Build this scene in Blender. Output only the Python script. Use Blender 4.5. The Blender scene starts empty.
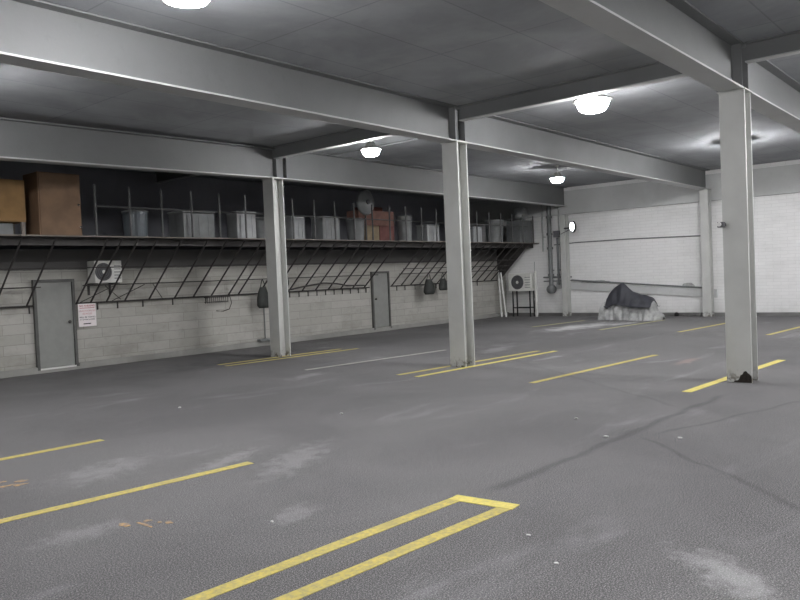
import bpy, bmesh, math, random
from mathutils import Vector, Matrix, noise
S = bpy.context.scene
COL = S.collection
random.seed(4)

# ------------------------------------------------------------ camera, world, exposure
cam = bpy.data.cameras.new('camera'); co = bpy.data.objects.new('camera', cam); COL.objects.link(co)
F = Vector((0.76397, 0.64454, -0.03033)); R = Vector((0.64329, -0.76446, -0.0421)); U = Vector((0.05032, -0.01265, 0.99865))
co.matrix_world = Matrix(((R.x, U.x, -F.x, 0), (R.y, U.y, -F.y, 0), (R.z, U.z, -F.z, 1.6), (0, 0, 0, 1)))
cam.sensor_width = 36; cam.lens = 748.32 / 800 * 36; cam.clip_start = .05; cam.clip_end = 200
S.camera = co
S.view_settings.view_transform = 'Standard'; S.view_settings.look = 'None'
S.view_settings.gamma = 1; S.view_settings.use_curve_mapping = False
S.view_settings.exposure = 0.50
W = bpy.data.worlds.new('world'); S.world = W; W.use_nodes = True
W.node_tree.nodes['Background'].inputs[0].default_value = (.5, .6, .75, 1)
W.node_tree.nodes['Background'].inputs[1].default_value = .05
LAMP_SIDE, LAMP_DOWN = 170.0, 50.0      # emission strength of the lamp lens band and of its bottom
LAMPS = [(3.95, 5.65, 0), (11.2, 5.28, 1), (11.15, 10.0, 2), (18.8, 9.98, 3), (3.6, 10.1, 4), (18.8, 5.3, 5),
         (3.6, .6, 6), (11.1, .6, 7), (18.8, .6, 8), (3.6, -4.2, 9), (11.1, -4.2, 10), (18.8, -4.2, 11), (-3.6, 5.3, 12), (-3.6, .6, 13)]

# ------------------------------------------------------------ materials
def lin(c):
    return tuple((v / 12.92 if v <= .04045 else ((v + .055) / 1.055) ** 2.4) for v in c)
class NT:
    def __init__(s, name, rough=.8, metal=0):
        s.m = bpy.data.materials.new(name); s.m.use_nodes = True; s.t = s.m.node_tree
        s.b = s.t.nodes['Principled BSDF']; s.b.inputs['Roughness'].default_value = rough; s.b.inputs['Metallic'].default_value = metal
        s.tc = s.t.nodes.new('ShaderNodeTexCoord'); s.geo = s.t.nodes.new('ShaderNodeNewGeometry')
        s.P = s.geo.outputs['Position']; s.O = s.tc.outputs['Object']
    def put(s, sock, v):
        if isinstance(v, bpy.types.NodeSocket): s.t.links.new(v, sock)
        elif isinstance(v, (tuple, list)) and len(v) == 3 and sock.type == 'RGBA': sock.default_value = (*v, 1)
        else: sock.default_value = v
    def n(s, kind, **k):
        nd = s.t.nodes.new(kind)
        for a, b in k.items(): setattr(nd, a, b)
        return nd
    def math(s, op, a, b=0.0, clamp=False):
        nd = s.n('ShaderNodeMath', operation=op, use_clamp=clamp); s.put(nd.inputs[0], a); s.put(nd.inputs[1], b); return nd.outputs[0]
    def vmath(s, op, a, b=(0, 0, 0)):
        nd = s.n('ShaderNodeVectorMath', operation=op); s.put(nd.inputs[0], a); s.put(nd.inputs[1], b)
        return nd.outputs['Value'] if op in ('LENGTH', 'DOT_PRODUCT', 'DISTANCE') else nd.outputs[0]
    def noise(s, scale, detail=4, rough=.55, vec=None, dist=0):
        nd = s.n('ShaderNodeTexNoise'); s.put(nd.inputs['Vector'], vec or s.P)
        nd.inputs['Scale'].default_value = scale; nd.inputs['Detail'].default_value = detail; nd.inputs['Roughness'].default_value = rough
        nd.inputs['Distortion'].default_value = dist
        return nd.outputs['Fac']
    def ramp(s, v, a, b, lo=0., hi=1.):
        nd = s.n('ShaderNodeMapRange', interpolation_type='SMOOTHSTEP'); s.put(nd.inputs[0], v)
        for i, x in enumerate((a, b, lo, hi)): nd.inputs[i + 1].default_value = x
        return nd.outputs[0]
    def mix(s, f, a, b, mode='MIX'):
        nd = s.n('ShaderNodeMix', data_type='RGBA', blend_type=mode)
        s.put(nd.inputs[0], f); s.put(nd.inputs[6], a); s.put(nd.inputs[7], b); return nd.outputs[2]
    def mapping(s, v, loc=(0, 0, 0), rot=(0, 0, 0), sc=(1, 1, 1)):
        nd = s.n('ShaderNodeMapping'); s.put(nd.inputs[0], v)
        nd.inputs[1].default_value = loc; nd.inputs[2].default_value = rot; nd.inputs[3].default_value = sc; return nd.outputs[0]
    def color(s, v): s.put(s.b.inputs['Base Color'], v); return s
    def bump(s, h, strength=.3, dist=.01):
        nd = s.n('ShaderNodeBump'); nd.inputs['Strength'].default_value = strength; nd.inputs['Distance'].default_value = dist
        s.put(nd.inputs['Height'], h); s.t.links.new(nd.outputs[0], s.b.inputs['Normal']); return s

def plain(name, c, rough=.6, metal=0, var=.12, scale=6):
    t = NT(name, rough, metal); c = lin(c)
    f = t.ramp(t.noise(scale, 5), .3, .7)
    t.color(t.mix(f, tuple(v * (1 - var) for v in c), tuple(min(1, v * (1 + var)) for v in c)))
    t.bump(t.noise(60, 2), .05, .003)
    return t.m

def asphalt():
    t = NT('asphalt', .88)
    base = lin((.392, .39, .39)); dark = lin((.305, .303, .305)); pale = lin((.64, .64, .65))
    big = t.ramp(t.noise(.45, 5, .6, dist=.6), .32, .68)
    c = t.mix(big, dark, base)
    st = t.noise(.9, 4, .6, vec=t.mapping(t.P, sc=(.5, 1.6, 1)), dist=.8)
    c = t.mix(t.ramp(st, .56, .78, 0, .45), c, pale)
    c = t.mix(t.ramp(st, .22, .42, .5, 0), c, lin((.34, .34, .35)))
    # grain
    g = t.noise(120, 2, .8); c = t.mix(t.ramp(g, .45, .68, 0, .7), c, lin((.74, .73, .73)))
    g2 = t.noise(75, 3, .75); c = t.mix(t.ramp(g2, .34, .52, .6, 0), c, lin((.24, .24, .24)))
    # scuffs, powder and darker patches with a shape of their own
    def blob(c, x, y, rx, ry, rot, col, amt, ns=3.):
        amt *= .62; v = t.vmath('SUBTRACT', t.P, (x, y, 0)); v = t.mapping(v, rot=(0, 0, -rot), sc=(1, 1, 0)); v = t.vmath('MULTIPLY', v, (1 / rx, 1 / ry, 0))
        d = t.vmath('LENGTH', v); nz = t.noise(ns, 5, .7)
        d = t.math('ADD', d, t.math('MULTIPLY', t.math('SUBTRACT', nz, .5), 3.2))
        return t.mix(t.math('MULTIPLY', t.ramp(d, .1, 1.35, 1, 0), amt), c, lin(col))
    wpale = (.88, .88, .88)
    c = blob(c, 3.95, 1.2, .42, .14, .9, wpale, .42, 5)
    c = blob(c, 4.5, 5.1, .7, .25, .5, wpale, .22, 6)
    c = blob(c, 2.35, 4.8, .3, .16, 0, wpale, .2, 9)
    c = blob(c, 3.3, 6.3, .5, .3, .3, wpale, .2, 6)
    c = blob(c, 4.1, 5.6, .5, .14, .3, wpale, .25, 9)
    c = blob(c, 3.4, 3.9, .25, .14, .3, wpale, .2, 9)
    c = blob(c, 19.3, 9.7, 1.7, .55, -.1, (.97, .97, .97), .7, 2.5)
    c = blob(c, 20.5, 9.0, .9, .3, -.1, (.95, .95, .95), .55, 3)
    c = blob(c, 13.2, 8.6, .6, .25, .2, wpale, .3, 4)
    c = blob(c, 12.3, 6.8, .5, .1, .0, wpale, .35, 5)
    c = blob(c, 12.6, 4.4, .5, .12, .0, (.85, .7, .65), .35, 5)
    c = blob(c, 8.6, 9.4, .5, .2, .3, wpale, .25, 4)
    c = blob(c, 10.0, 12.6, 2.2, .8, 0, (.2, .2, .2), .9, 2)
    c = blob(c, 13.2, 3.0, 1.5, .4, 0, (.25, .25, .26), .5, 2)
    c = blob(c, 4.1, 2.3, .6, .25, .7, (.3, .3, .3), .35, 5)
    # long joints in the asphalt
    def joint(c, x0, y0, x1, y1, w, amt):
        L = math.hypot(x1 - x0, y1 - y0); a = math.atan2(y1 - y0, x1 - x0)
        nz = t.math('MULTIPLY', t.math('SUBTRACT', t.noise(1.6, 4), .5), .22)
        sep = t.n('ShaderNodeSeparateXYZ'); v = t.vmath('SUBTRACT', t.P, (x0, y0, 0)); r = t.n('ShaderNodeVectorRotate', rotation_type='Z_AXIS')
        t.put(r.inputs['Vector'], v); r.inputs['Angle'].default_value = -a; t.put(sep.inputs[0], r.outputs[0])
        dy = t.math('ABSOLUTE', t.math('ADD', sep.outputs[1], nz))
        dx = t.math('SUBTRACT', t.math('ABSOLUTE', t.math('SUBTRACT', sep.outputs[0], L / 2)), L / 2)
        f = t.math('MULTIPLY', t.ramp(dy, 0, w, 1, 0), t.ramp(dx, -.3, .1, 1, 0))
        return t.mix(t.math('MULTIPLY', f, amt), c, lin((.2, .2, .21)))
    c = joint(c, 4.5, 3.05, 9.5, 2.9, .09, .4)
    c = joint(c, 6.8, 2.85, 5.1, .95, .05, .32)
    c = joint(c, 9.5, 2.0, 6.9, 2.75, .05, .3)
    c = joint(c, 8.4, 3.0, 12.5, 8.2, .05, .25)
    t.color(c)
    t.bump(t.math('ADD', t.noise(150, 3, .7), t.math('MULTIPLY', t.noise(14, 3), .4)), .35, .006)
    return t.m

def blockwall(name, c1, c2, mortar, axes, bw=.40, bh=.20, ms=.008, grime=.35, gcol=(.35, .35, .33), deck_shade_z=None):
    t = NT(name, .85)
    sep = t.n('ShaderNodeSeparateXYZ'); t.put(sep.inputs[0], t.P); cb = t.n('ShaderNodeCombineXYZ')
    t.put(cb.inputs[0], sep.outputs[axes]); t.put(cb.inputs[1], sep.outputs[2])
    br = t.n('ShaderNodeTexBrick'); t.put(br.inputs['Vector'], cb.outputs[0])
    br.inputs['Scale'].default_value = 1; br.inputs['Brick Width'].default_value = bw; br.inputs['Row Height'].default_value = bh
    br.inputs['Mortar Size'].default_value = ms; br.inputs['Mortar Smooth'].default_value = .4
    t.put(br.inputs['Color1'], lin(c1)); t.put(br.inputs['Color2'], lin(c2)); t.put(br.inputs['Mortar'], lin(mortar))
    c = br.outputs['Color']
    st = t.noise(1.1, 6, .65, vec=t.mapping(t.P, sc=(1, 1, 2.2)))
    c = t.mix(t.ramp(st, .45, .75, 0, grime), c, lin(gcol))
    c = t.mix(t.ramp(t.noise(7, 5, .7), .5, .75, 0, grime * .6), c, lin(gcol))
    low = t.math('MULTIPLY', t.ramp(sep.outputs[2], .0, .5, 1, 0), t.ramp(t.noise(3, 4), .3, .7))
    c = t.mix(t.math('MULTIPLY', low, .35), c, lin(gcol))
    if deck_shade_z: c = t.mix(t.ramp(t.math('ADD', sep.outputs[2], t.math('MULTIPLY', t.noise(6, 3), .03)), deck_shade_z, deck_shade_z + .03), c, lin((.36, .355, .35)))  # loft deck's shade painted in as a darker tone above this height
    t.color(c)
    t.bump(t.math('SUBTRACT', t.math('MULTIPLY', t.noise(40, 3), .3), t.math('MULTIPLY', br.outputs['Fac'], .8)), .35, .008)
    return t.m

def concrete(name, c, var=.12, panel=None, rough=.9):
    t = NT(name, rough); c = lin(c)
    f = t.ramp(t.noise(.8, 6, .6, dist=.4), .3, .7)
    col = t.mix(f, tuple(v * (1 - var) for v in c), tuple(min(1, v * (1 + var)) for v in c))
    if panel:
        br = t.n('ShaderNodeTexBrick'); t.put(br.inputs['Vector'], t.mapping(t.P, loc=panel[2]))
        br.offset = 0; br.inputs['Scale'].default_value = 1; br.inputs['Brick Width'].default_value = panel[0]; br.inputs['Row Height'].default_value = panel[1]
        br.inputs['Mortar Size'].default_value = .012; br.inputs['Mortar Smooth'].default_value = .3
        t.put(br.inputs['Color1'], (.93, .93, .93)); t.put(br.inputs['Color2'], (1, 1, 1)); t.put(br.inputs['Mortar'], (.75, .75, .75))
        col = t.mix(1.0, col, br.outputs['Color'], 'MULTIPLY')
    col = t.mix(t.ramp(t.noise(9, 5, .7), .55, .8, 0, .25), col, tuple(v * .6 for v in c))
    t.color(col); t.bump(t.noise(30, 4), .2, .005)
    return t.m

def paintline(name, c, wear, floorc=(.46, .46, .47)):
    t = NT(name, .75)
    w = t.ramp(t.noise(26, 6, .75), .5 - wear * .45, .62, 0, min(1, wear * 1.5))
    w2 = t.ramp(t.noise(3.2, 3, .6), .42, .72, 0, min(1, wear))
    c1 = lin(c)
    cc = t.mix(t.ramp(t.noise(6, 4), .3, .7), tuple(v * .86 for v in c1), c1)
    cc = t.mix(t.math('MAXIMUM', w, w2), cc, lin(floorc))
    t.color(cc); t.bump(t.noise(120, 2), .2, .003)
    return t.m

def emit(name, c, s):
    t = NT(name, .4); t.color((.9, .9, .9)); t.b.inputs['Emission Color'].default_value = (*c, 1); t.b.inputs['Emission Strength'].default_value = s
    return t.m

M = {}
M['floor'] = asphalt()
M['wall_left'] = blockwall('painted_block', (.71, .705, .68), (.67, .665, .635), (.60, .595, .57), 0, .80, .20, .008, .55, (.54, .53, .50), deck_shade_z=2.04)
M['wall_back'] = blockwall('white_painted_block', (.935, .935, .93), (.92, .92, .915), (.87, .87, .865), 1, .40, .10, .006, .16, (.68, .68, .66))
M['loft_wall'] = concrete('dark_loft_wall', (.50, .505, .53))
M['ceil'] = concrete('ceiling_concrete', (.60, .61, .62), .14, (2.0, 1.175, (-.0, .0, 0)))
M['curb'] = concrete('curb_concrete', (.60, .60, .58), .2)
M['dirtycurb'] = concrete('dirty_curb_concrete', (.46, .46, .45), .25)
M['lintel'] = concrete('lintel_paint', (.76, .765, .76), .07)
M['ledge'] = concrete('ledge_plaster', (.78, .785, .78), .08)
def steelpaint():
    t = NT('grey_white_paint', .5)
    c = lin((.76, .765, .75))
    col = t.mix(t.ramp(t.noise(2.5, 5), .3, .7), tuple(v * .9 for v in c), c)
    sep = t.n('ShaderNodeSeparateXYZ'); t.put(sep.inputs[0], t.P)
    low = t.math('MULTIPLY', t.ramp(sep.outputs[2], .0, .22, 1, 0), t.ramp(t.noise(14, 5, .7), .45, .6))
    col = t.mix(low, col, lin((.36, .33, .28)))
    t.color(col); t.bump(t.noise(50, 3), .1, .003); return t.m
M['column'] = steelpaint()
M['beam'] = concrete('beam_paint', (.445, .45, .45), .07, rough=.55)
M['flange'] = concrete('lamplit_flange_paint', (.74, .745, .74), .06, rough=.5)  # paler than the webs: lamp light along the beam bottoms put into the colour
M['darksteel'] = plain('dark_steel', (.27, .26, .255), .6, .3)
M['deck'] = plain('deck_timber', (.28, .27, .26), .85)
M['deckedge'] = plain('deck_edge_timber', (.50, .47, .44), .7)
M['post'] = plain('post_steel', (.36, .36, .36), .5, .2)
M['yellow'] = paintline('yellow_paint', (.86, .79, .40), .3)
M['yellow_end'] = paintline('bright_yellow_paint', (.92, .86, .45), .15)
M['yellow_worn'] = paintline('worn_yellow_paint', (.87, .85, .58), .42)
M['white_worn'] = paintline('faded_pale_paint', (.84, .83, .78), .45)
M['orange_worn'] = paintline('old_orange_paint', (.86, .68, .40), .55)
M['door'] = plain('door_paint', (.55, .555, .54), .55, var=.05)
M['frame'] = plain('door_frame_paint', (.33, .33, .32), .5)
M['white'] = plain('white_paint', (.88, .88, .87), .45, var=.04)
M['offwhite'] = plain('aged_white_metal', (.87, .87, .85), .5, var=.07)
M['black'] = plain('black_plastic', (.12, .12, .13), .5)
M['grille'] = plain('dark_grille', (.36, .36, .37), .6)
M['pipe'] = plain('grey_pipe_paint', (.46, .47, .47), .5)
M['palepipe'] = plain('pale_pipe_paint', (.66, .67, .66), .5)
M['orangewood'] = plain('orange_wood', (.54, .42, .26), .7, var=.18, scale=3)
M['brownwood'] = plain('brown_wood', (.50, .40, .31), .7, var=.15, scale=3)
M['cardboard'] = plain('red_brown_cardboard', (.52, .39, .35), .85, var=.15)
M['redcard'] = plain('dark_red_cardboard', (.47, .31, .29), .85, var=.15)
M['tancard'] = plain('tan_cardboard', (.58, .52, .42), .85)
M['bin'] = plain('grey_plastic', (.47, .48, .48), .3, var=.1)
M['bin2'] = plain('pale_plastic', (.60, .61, .61), .3, var=.08)
M['bluebin'] = plain('blue_grey_plastic', (.36, .39, .41), .3)
M['tarp'] = plain('grey_tarp', (.66, .665, .66), .55, var=.2, scale=9)
M['darktarp'] = plain('dark_navy_tarp', (.22, .225, .25), .6, var=.2, scale=7)
M['bag'] = plain('dark_bag', (.19, .2, .19), .7, var=.2)
M['rust'] = plain('rust', (.17, .15, .13), .95, var=.4, scale=30)
M['rubber'] = plain('rubber', (.09, .09, .09), .8)
M['sign'] = plain('sign_white', (.93, .90, .90), .5, var=.03)
M['red'] = plain('sign_red', (.72, .25, .28), .5)
M['ink'] = plain('sign_ink', (.16, .16, .16), .6)
M['pinkink'] = plain('sign_pink', (.82, .62, .63), .6)
M['lampbowl'] = emit('lamp_bottom_lens', (.99, .98, 1.0), LAMP_DOWN)
M['lampbowl_dim'] = emit('dim_lamp_bottom_lens', (.99, .98, 1.0), LAMP_DOWN * 1.4)
M['lampband_dim'] = emit('dim_lamp_band_lens', (.99, .98, 1.0), LAMP_SIDE * 1.4)
M['lampband'] = emit('lamp_band_lens', (.99, .98, 1.0), LAMP_SIDE)
M['walllamp'] = emit('wall_lamp_lens', (.93, .97, 1.0), 9)
M['chrome'] = plain('chrome', (.9, .9, .9), .15, 1)

# ------------------------------------------------------------ mesh helpers
def link_mesh(name, bm, mat, parent=None, smooth=False, loc=None):
    me = bpy.data.meshes.new(name); bmesh.ops.recalc_face_normals(bm, faces=bm.faces); 
    if smooth:
        for f in bm.faces: f.smooth = True
    bm.to_mesh(me); bm.free()
    mats = mat if isinstance(mat, list) else [mat]
    for m in mats: me.materials.append(M[m] if isinstance(m, str) else m)
    o = bpy.data.objects.new(name, me); COL.objects.link(o)
    if parent is not None:
        o.parent = parent; o.matrix_parent_inverse = parent.matrix_basis.inverted()
    return o
def box(bm, x0, x1, y0, y1, z0, z1, bev=0):
    m = Matrix.Translation(((x0 + x1) / 2, (y0 + y1) / 2, (z0 + z1) / 2)) @ Matrix.Diagonal((abs(x1 - x0), abs(y1 - y0), abs(z1 - z0), 1))
    r = bmesh.ops.create_cube(bm, size=1, matrix=m)
    if bev:
        es = set(e for v in r['verts'] for e in v.link_edges)
        bmesh.ops.bevel(bm, geom=list(es), offset=bev, segments=2, affect='EDGES', profile=.5)
def tube(bm, pts, r, seg=8, caps=True):
    pts = [Vector(p) for p in pts]; rings = []
    rs = r if isinstance(r, (list, tuple)) else [r] * len(pts)
    up = None
    for i, p in enumerate(pts):
        d = ((pts[i] - pts[i - 1]).normalized() if i else Vector()) + ((pts[i + 1] - pts[i]).normalized() if i < len(pts) - 1 else Vector())
        d.normalize()
        if up is None: up = Vector((0, 0, 1)) if abs(d.z) < .9 else Vector((1, 0, 0))
        a = d.cross(up).normalized(); b = d.cross(a).normalized(); up = -b if False else up
        rings.append([bm.verts.new(p + (a * math.cos(2 * math.pi * k / seg) + b * math.sin(2 * math.pi * k / seg)) * rs[i]) for k in range(seg)])
    for i in range(len(rings) - 1):
        for k in range(seg):
            bm.faces.new((rings[i][k], rings[i][(k + 1) % seg], rings[i + 1][(k + 1) % seg], rings[i + 1][k]))
    if caps:
        bm.faces.new(rings[0][::-1]); bm.faces.new(rings[-1])
def lathe(bm, prof, c, seg=24, axis='Z'):
    c = Vector(c); rings = []
    for r, h in prof:
        ring = []
        for k in range(seg):
            a = 2 * math.pi * k / seg; x, y = r * math.cos(a), r * math.sin(a)
            v = {'Z': (x, y, h), 'X': (h, x, y), 'Y': (x, h, y)}[axis]
            ring.append(bm.verts.new(c + Vector(v)))
        rings.append(ring)
    for i in range(len(rings) - 1):
        for k in range(seg): bm.faces.new((rings[i][k], rings[i][(k + 1) % seg], rings[i + 1][(k + 1) % seg], rings[i + 1][k]))
    if prof[0][0] > 1e-4: bm.faces.new(rings[0][::-1])
    if prof[-1][0] > 1e-4: bm.faces.new(rings[-1])
    bmesh.ops.remove_doubles(bm, verts=bm.verts, dist=1e-5)
def B(*a): 
    bm = bmesh.new(); box(bm, *a); return bm
def T(*a, **k):
    bm = bmesh.new(); tube(bm, *a, **k); return bm
def Lt(*a, **k):
    bm = bmesh.new(); lathe(bm, *a, **k); return bm
def thing(name, label, cat, loc, group=None):
    o = bpy.data.objects.new(name, None); COL.objects.link(o); o.location = loc; o.empty_display_size = .1
    bpy.context.view_layer.update()
    return tag(o, label, cat, group)
def tag(o, label, cat, group=None):
    o['label'] = label; o['category'] = cat
    if group: o['group'] = group
    return o
def struct(name, bm, mat, parent=None, smooth=False):
    o = link_mesh(name, bm, mat, parent, smooth); 
    if parent is None: o['kind'] = 'structure'
    return o
def dup(root, loc, label):
    r = root.copy(); COL.objects.link(r); r.location = loc; r['label'] = label
    for ch in list(root.children):
        c = ch.copy(); COL.objects.link(c); c.parent = r; c.matrix_parent_inverse = ch.matrix_parent_inverse.copy()
        for g in list(ch.children):
            d = g.copy(); COL.objects.link(d); d.parent = c; d.matrix_parent_inverse = g.matrix_parent_inverse.copy()
    return r

# ------------------------------------------------------------ structure
XF, XB, YL, YR, YLOFT = -7.0, 24.0, 15.02, -7.0, 17.0
CZ = 4.5
ZS = 2.63          # top of loft deck
struct('floor', B(XF, XB + .2, YR, YL + .2, -.2, 0), 'floor')
struct('ceiling', B(XF - .2, XB + .2, YR - .2, YLOFT + .2, CZ, CZ + .25), 'ceil')
struct('wall_back', B(XB, XB + .2, YR - .2, YLOFT + .2, -.2, CZ), 'wall_back')
struct('wall_right', B(XF, XB, YR - .2, YR, -.2, CZ), 'wall_back')
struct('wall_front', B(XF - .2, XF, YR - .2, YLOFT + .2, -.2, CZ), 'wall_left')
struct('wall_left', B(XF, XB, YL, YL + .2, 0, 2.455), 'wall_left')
struct('wall_left_upper', B(XF, XB, YLOFT, YLOFT + .2, 2.5, CZ), 'loft_wall')
bm = bmesh.new()
for a, b in ((XF, 6.59), (7.43, 16.47), (17.27, XB)):
    box(bm, a, b, YL - .09, YL, 0, .13, .012)
for a, b in ((6.59, 7.43), (16.47, 17.27)): box(bm, a, b, YL - .09, YL, 0, .06)
struct('baseboard_left', bm, 'curb')
bm = bmesh.new(); box(bm, XB - .12, XB, YR, YL - .1, 0, .1, .01); struct('baseboard_back', bm, 'dirtycurb')
# lintel band along the top of the back wall
struct('trim_1', B(XB - .13, XB, YR, YLOFT, 3.55, 4.36), 'lintel')
# sloping plaster ledge
def slope_box(x0, x1, ya, yb, za, zb, h):
    bm = bmesh.new(); vs = []
    for x in (x0, x1):
        for (y, z) in ((ya, za), (yb, zb)):
            vs += [bm.verts.new((x, y, z)), bm.verts.new((x, y, z - h))]
    q = vs
    for f in ((0, 1, 3, 2), (4, 6, 7, 5), (0, 2, 6, 4), (1, 5, 7, 3), (0, 4, 5, 1), (2, 3, 7, 6)): bm.faces.new([q[i] for i in f])
    return bm
struct('trim_2', slope_box(XB - .07, XB, 12.9, 7.4, 1.22, .82, .26), 'ledge')

# doors in the left wall
def door(n, x0, x1, z0, z1, knobx):
    y = YL
    o = struct('door_%d' % n, B(x0 + .03, x1 - .03, y - .035, y - .003, z0 + .03, z1 - .03), 'door')
    bm = bmesh.new()
    box(bm, x0 - .025, x0 + .03, y - .07, y - .002, 0.061, z1 + .03); box(bm, x1 - .03, x1 + .025, y - .07, y - .002, 0.061, z1 + .03)
    box(bm, x0 + .03, x1 - .03, y - .07, y - .002, z1 - .03, z1 + .03)
    link_mesh('door_frame', bm, 'frame', o)
    link_mesh('threshold', B(x0 + .03, x1 - .03, y - .085, y - .002, .0605, z0 + .02), 'white' if n == 1 else 'curb', o)
    bm = bmesh.new(); lathe(bm, [(.012, 0), (.012, -.03), (.03, -.04), (.034, -.06), (.02, -.078), (0, -.08)], (knobx, y - .035, .98), 14, 'Y')
    link_mesh('door_knob', bm, 'darksteel', o, True)
door(1, 6.62, 7.40, .07, 1.82, 7.28)
door(2, 16.50, 17.24, .10, 1.77, 16.6)

# ------------------------------------------------------------ steel frame
XC = 10.68; COLY = [(12.45, 'first'), (7.63, 'mid'), (3.0, 'near')]
def hsec(bm, x, y, a, b, z0, z1, fl=.022, wb=.016):
    box(bm, x - a, x - a + .04, y - b, y + b, z0, z1, .004); box(bm, x + a - fl, x + a, y - b, y + b, z0, z1, .003)
    box(bm, x - a + .04, x + a - fl, y - wb / 2, y + wb / 2, z0, z1)
def column(x, y, a, b, ztop, label):
    t = thing('steel_column', label, 'column', (x, y, 0), 'steel columns holding up the ceiling')
    bm = bmesh.new(); hsec(bm, x, y, a, b, .0, ztop); link_mesh('shaft', bm, 'column', t)
    bm = bmesh.new(); box(bm, x - a - .02, x + a + .02, y - b - .02, y + b + .02, ztop - .0, ztop + .001 + .014); link_mesh('cap_plate', bm, 'column', t)
    return t
ZB = 3.89
c1 = column(XC, 12.45, .15, .16, 3.815, 'pale H-section steel column nearest the wall of wooden cabinets and grey bins')
c2 = column(XC, 7.63, .15, .16, ZB - .015, 'middle pale H-section column standing at the pair of yellow lines')
c3 = column(XC, 3.0, .15, .16, ZB - .015, 'big near pale H-section column with a rusted hole at its foot')
column(23.72, 12.40, .14, .10, 3.5, 'pale steel column against the back wall beside the pipes and wall lamp')
column(23.72, 7.60, .14, .13, ZB - .015, 'pale steel column against the white back wall right of the covered motorcycle')
# rust hole at foot of near column
bm = bmesh.new()
prof = [(2.97, .012), (3.0, .05), (2.985, .10), (2.96, .11), (2.94, .15), (2.91, .16), (2.89, .13), (2.87, .12), (2.846, .09), (2.846, .012)]
prof = [(3.07, .004), (3.06, .025), (3.02, .03)] + prof[1:-1] + [(2.843, .004)]
f = [bm.verts.new((XC - .153, y, z)) for y, z in prof]; g = [bm.verts.new((XC - .149, y, z)) for y, z in prof]
bm.faces.new(f); bm.faces.new(g[::-1])
for i in range(len(f)): bm.faces.new((f[i], g[i], g[(i + 1) % len(f)], f[(i + 1) % len(f)]))
link_mesh('rust_hole', bm, 'rust', c3)['label'] = 'dark jagged rust hole'

def ibeam(x0, x1, y, z0, z1, hw=.15, zx0=None):
    """along X; zx0 = bottom height at x0"""
    bm = bmesh.new(); bf = bmesh.new(); za = z0 if zx0 is None else zx0
    fl = .022
    def slab(bmm, yy0, yy1, da, db):   # between bottom+da and bottom+db, follows slope
        v = []
        for x, zb in ((x0, za), (x1, z0)):
            for yy in (yy0, yy1):
                for zz in (da, db): v.append(bmm.verts.new((x, yy, zb + zz)))
        for q in ((0, 1, 3, 2), (4, 6, 7, 5), (0, 4, 5, 1), (2, 3, 7, 6), (0, 2, 6, 4), (1, 5, 7, 3)): bmm.faces.new([v[i] for i in q])
    H = z1 - z0
    slab(bf, y - hw, y + hw, 0, fl)
    slab(bm, y - .012, y + .012, fl, H + (z0 - za) * 0 - .024)
    slab(bm, y - hw, y + hw, H - .024, H - .002)
    return bm, bf
def beam(name, label, x0, x1, y, z0, z1, group, hw=.15, zx0=None, stiff=()):
    t = thing(name, label, 'beam', (x0, y, z0), group)
    bm, bf = ibeam(x0, x1, y, z0, z1, hw, zx0)
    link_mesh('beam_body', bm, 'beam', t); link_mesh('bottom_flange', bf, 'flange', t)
    for sx in stiff:
        b = bmesh.new()
        for d in (-.14, .14):
            box(b, sx + d - .006, sx + d + .006, y - hw + .01, y - .013, z0 + .024, z1 - .026)
            box(b, sx + d - .006, sx + d + .006, y + .013, y + hw - .01, z0 + .024, z1 - .026)
        link_mesh('stiffener_plate', b, 'beam', t)
    return t
G = 'main roof beams'
beam('roof_beam', 'pale steel beam above the storage loft, left of the first column', XF, XC, 12.45, 3.832, CZ - .03, G, .13, 3.53)
beam('roof_beam', 'pale steel beam above the storage loft, right of the first column to the back wall', XC, 23.86, 12.45, 3.832, CZ - .0, G, .13, None, (XC + .16,))
beam('roof_beam', 'long pale steel beam crossing over the middle column to the back wall', XF, 23.86, 7.63, ZB, CZ, G, .15, None, (XC,))
beam('roof_beam', 'long pale steel beam crossing over the big near column', XF, 23.86, 3.0, ZB, CZ, G, .15, None, (XC,))
beam('roof_beam', 'pale steel beam beyond the near column, outside the right edge of the picture', XF, 23.86, -1.65, ZB, CZ, G)
def cross(y0, y1, label, x=XC):
    t = thing('cross_beam', label, 'beam', (x, y0, CZ - .26), 'shallow cross beams between the main beams')
    bm = bmesh.new(); box(bm, x - .012, x + .012, y0, y1, CZ - .245, CZ - .02); box(bm, x - .07, x + .07, y0, y1, CZ - .02, CZ - .001)
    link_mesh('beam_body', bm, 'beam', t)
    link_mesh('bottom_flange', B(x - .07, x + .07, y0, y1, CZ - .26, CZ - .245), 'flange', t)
cross(7.79, 12.31, 'shallow cross beam running from the first column to the middle column')
cross(3.16, 7.47, 'shallow cross beam running from the middle column to the big near column')
cross(-1.49, 2.84, 'shallow cross beam running right from the big near column')
cross(12.6, 16.9, 'shallow cross beam over the loft behind the first column')

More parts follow.
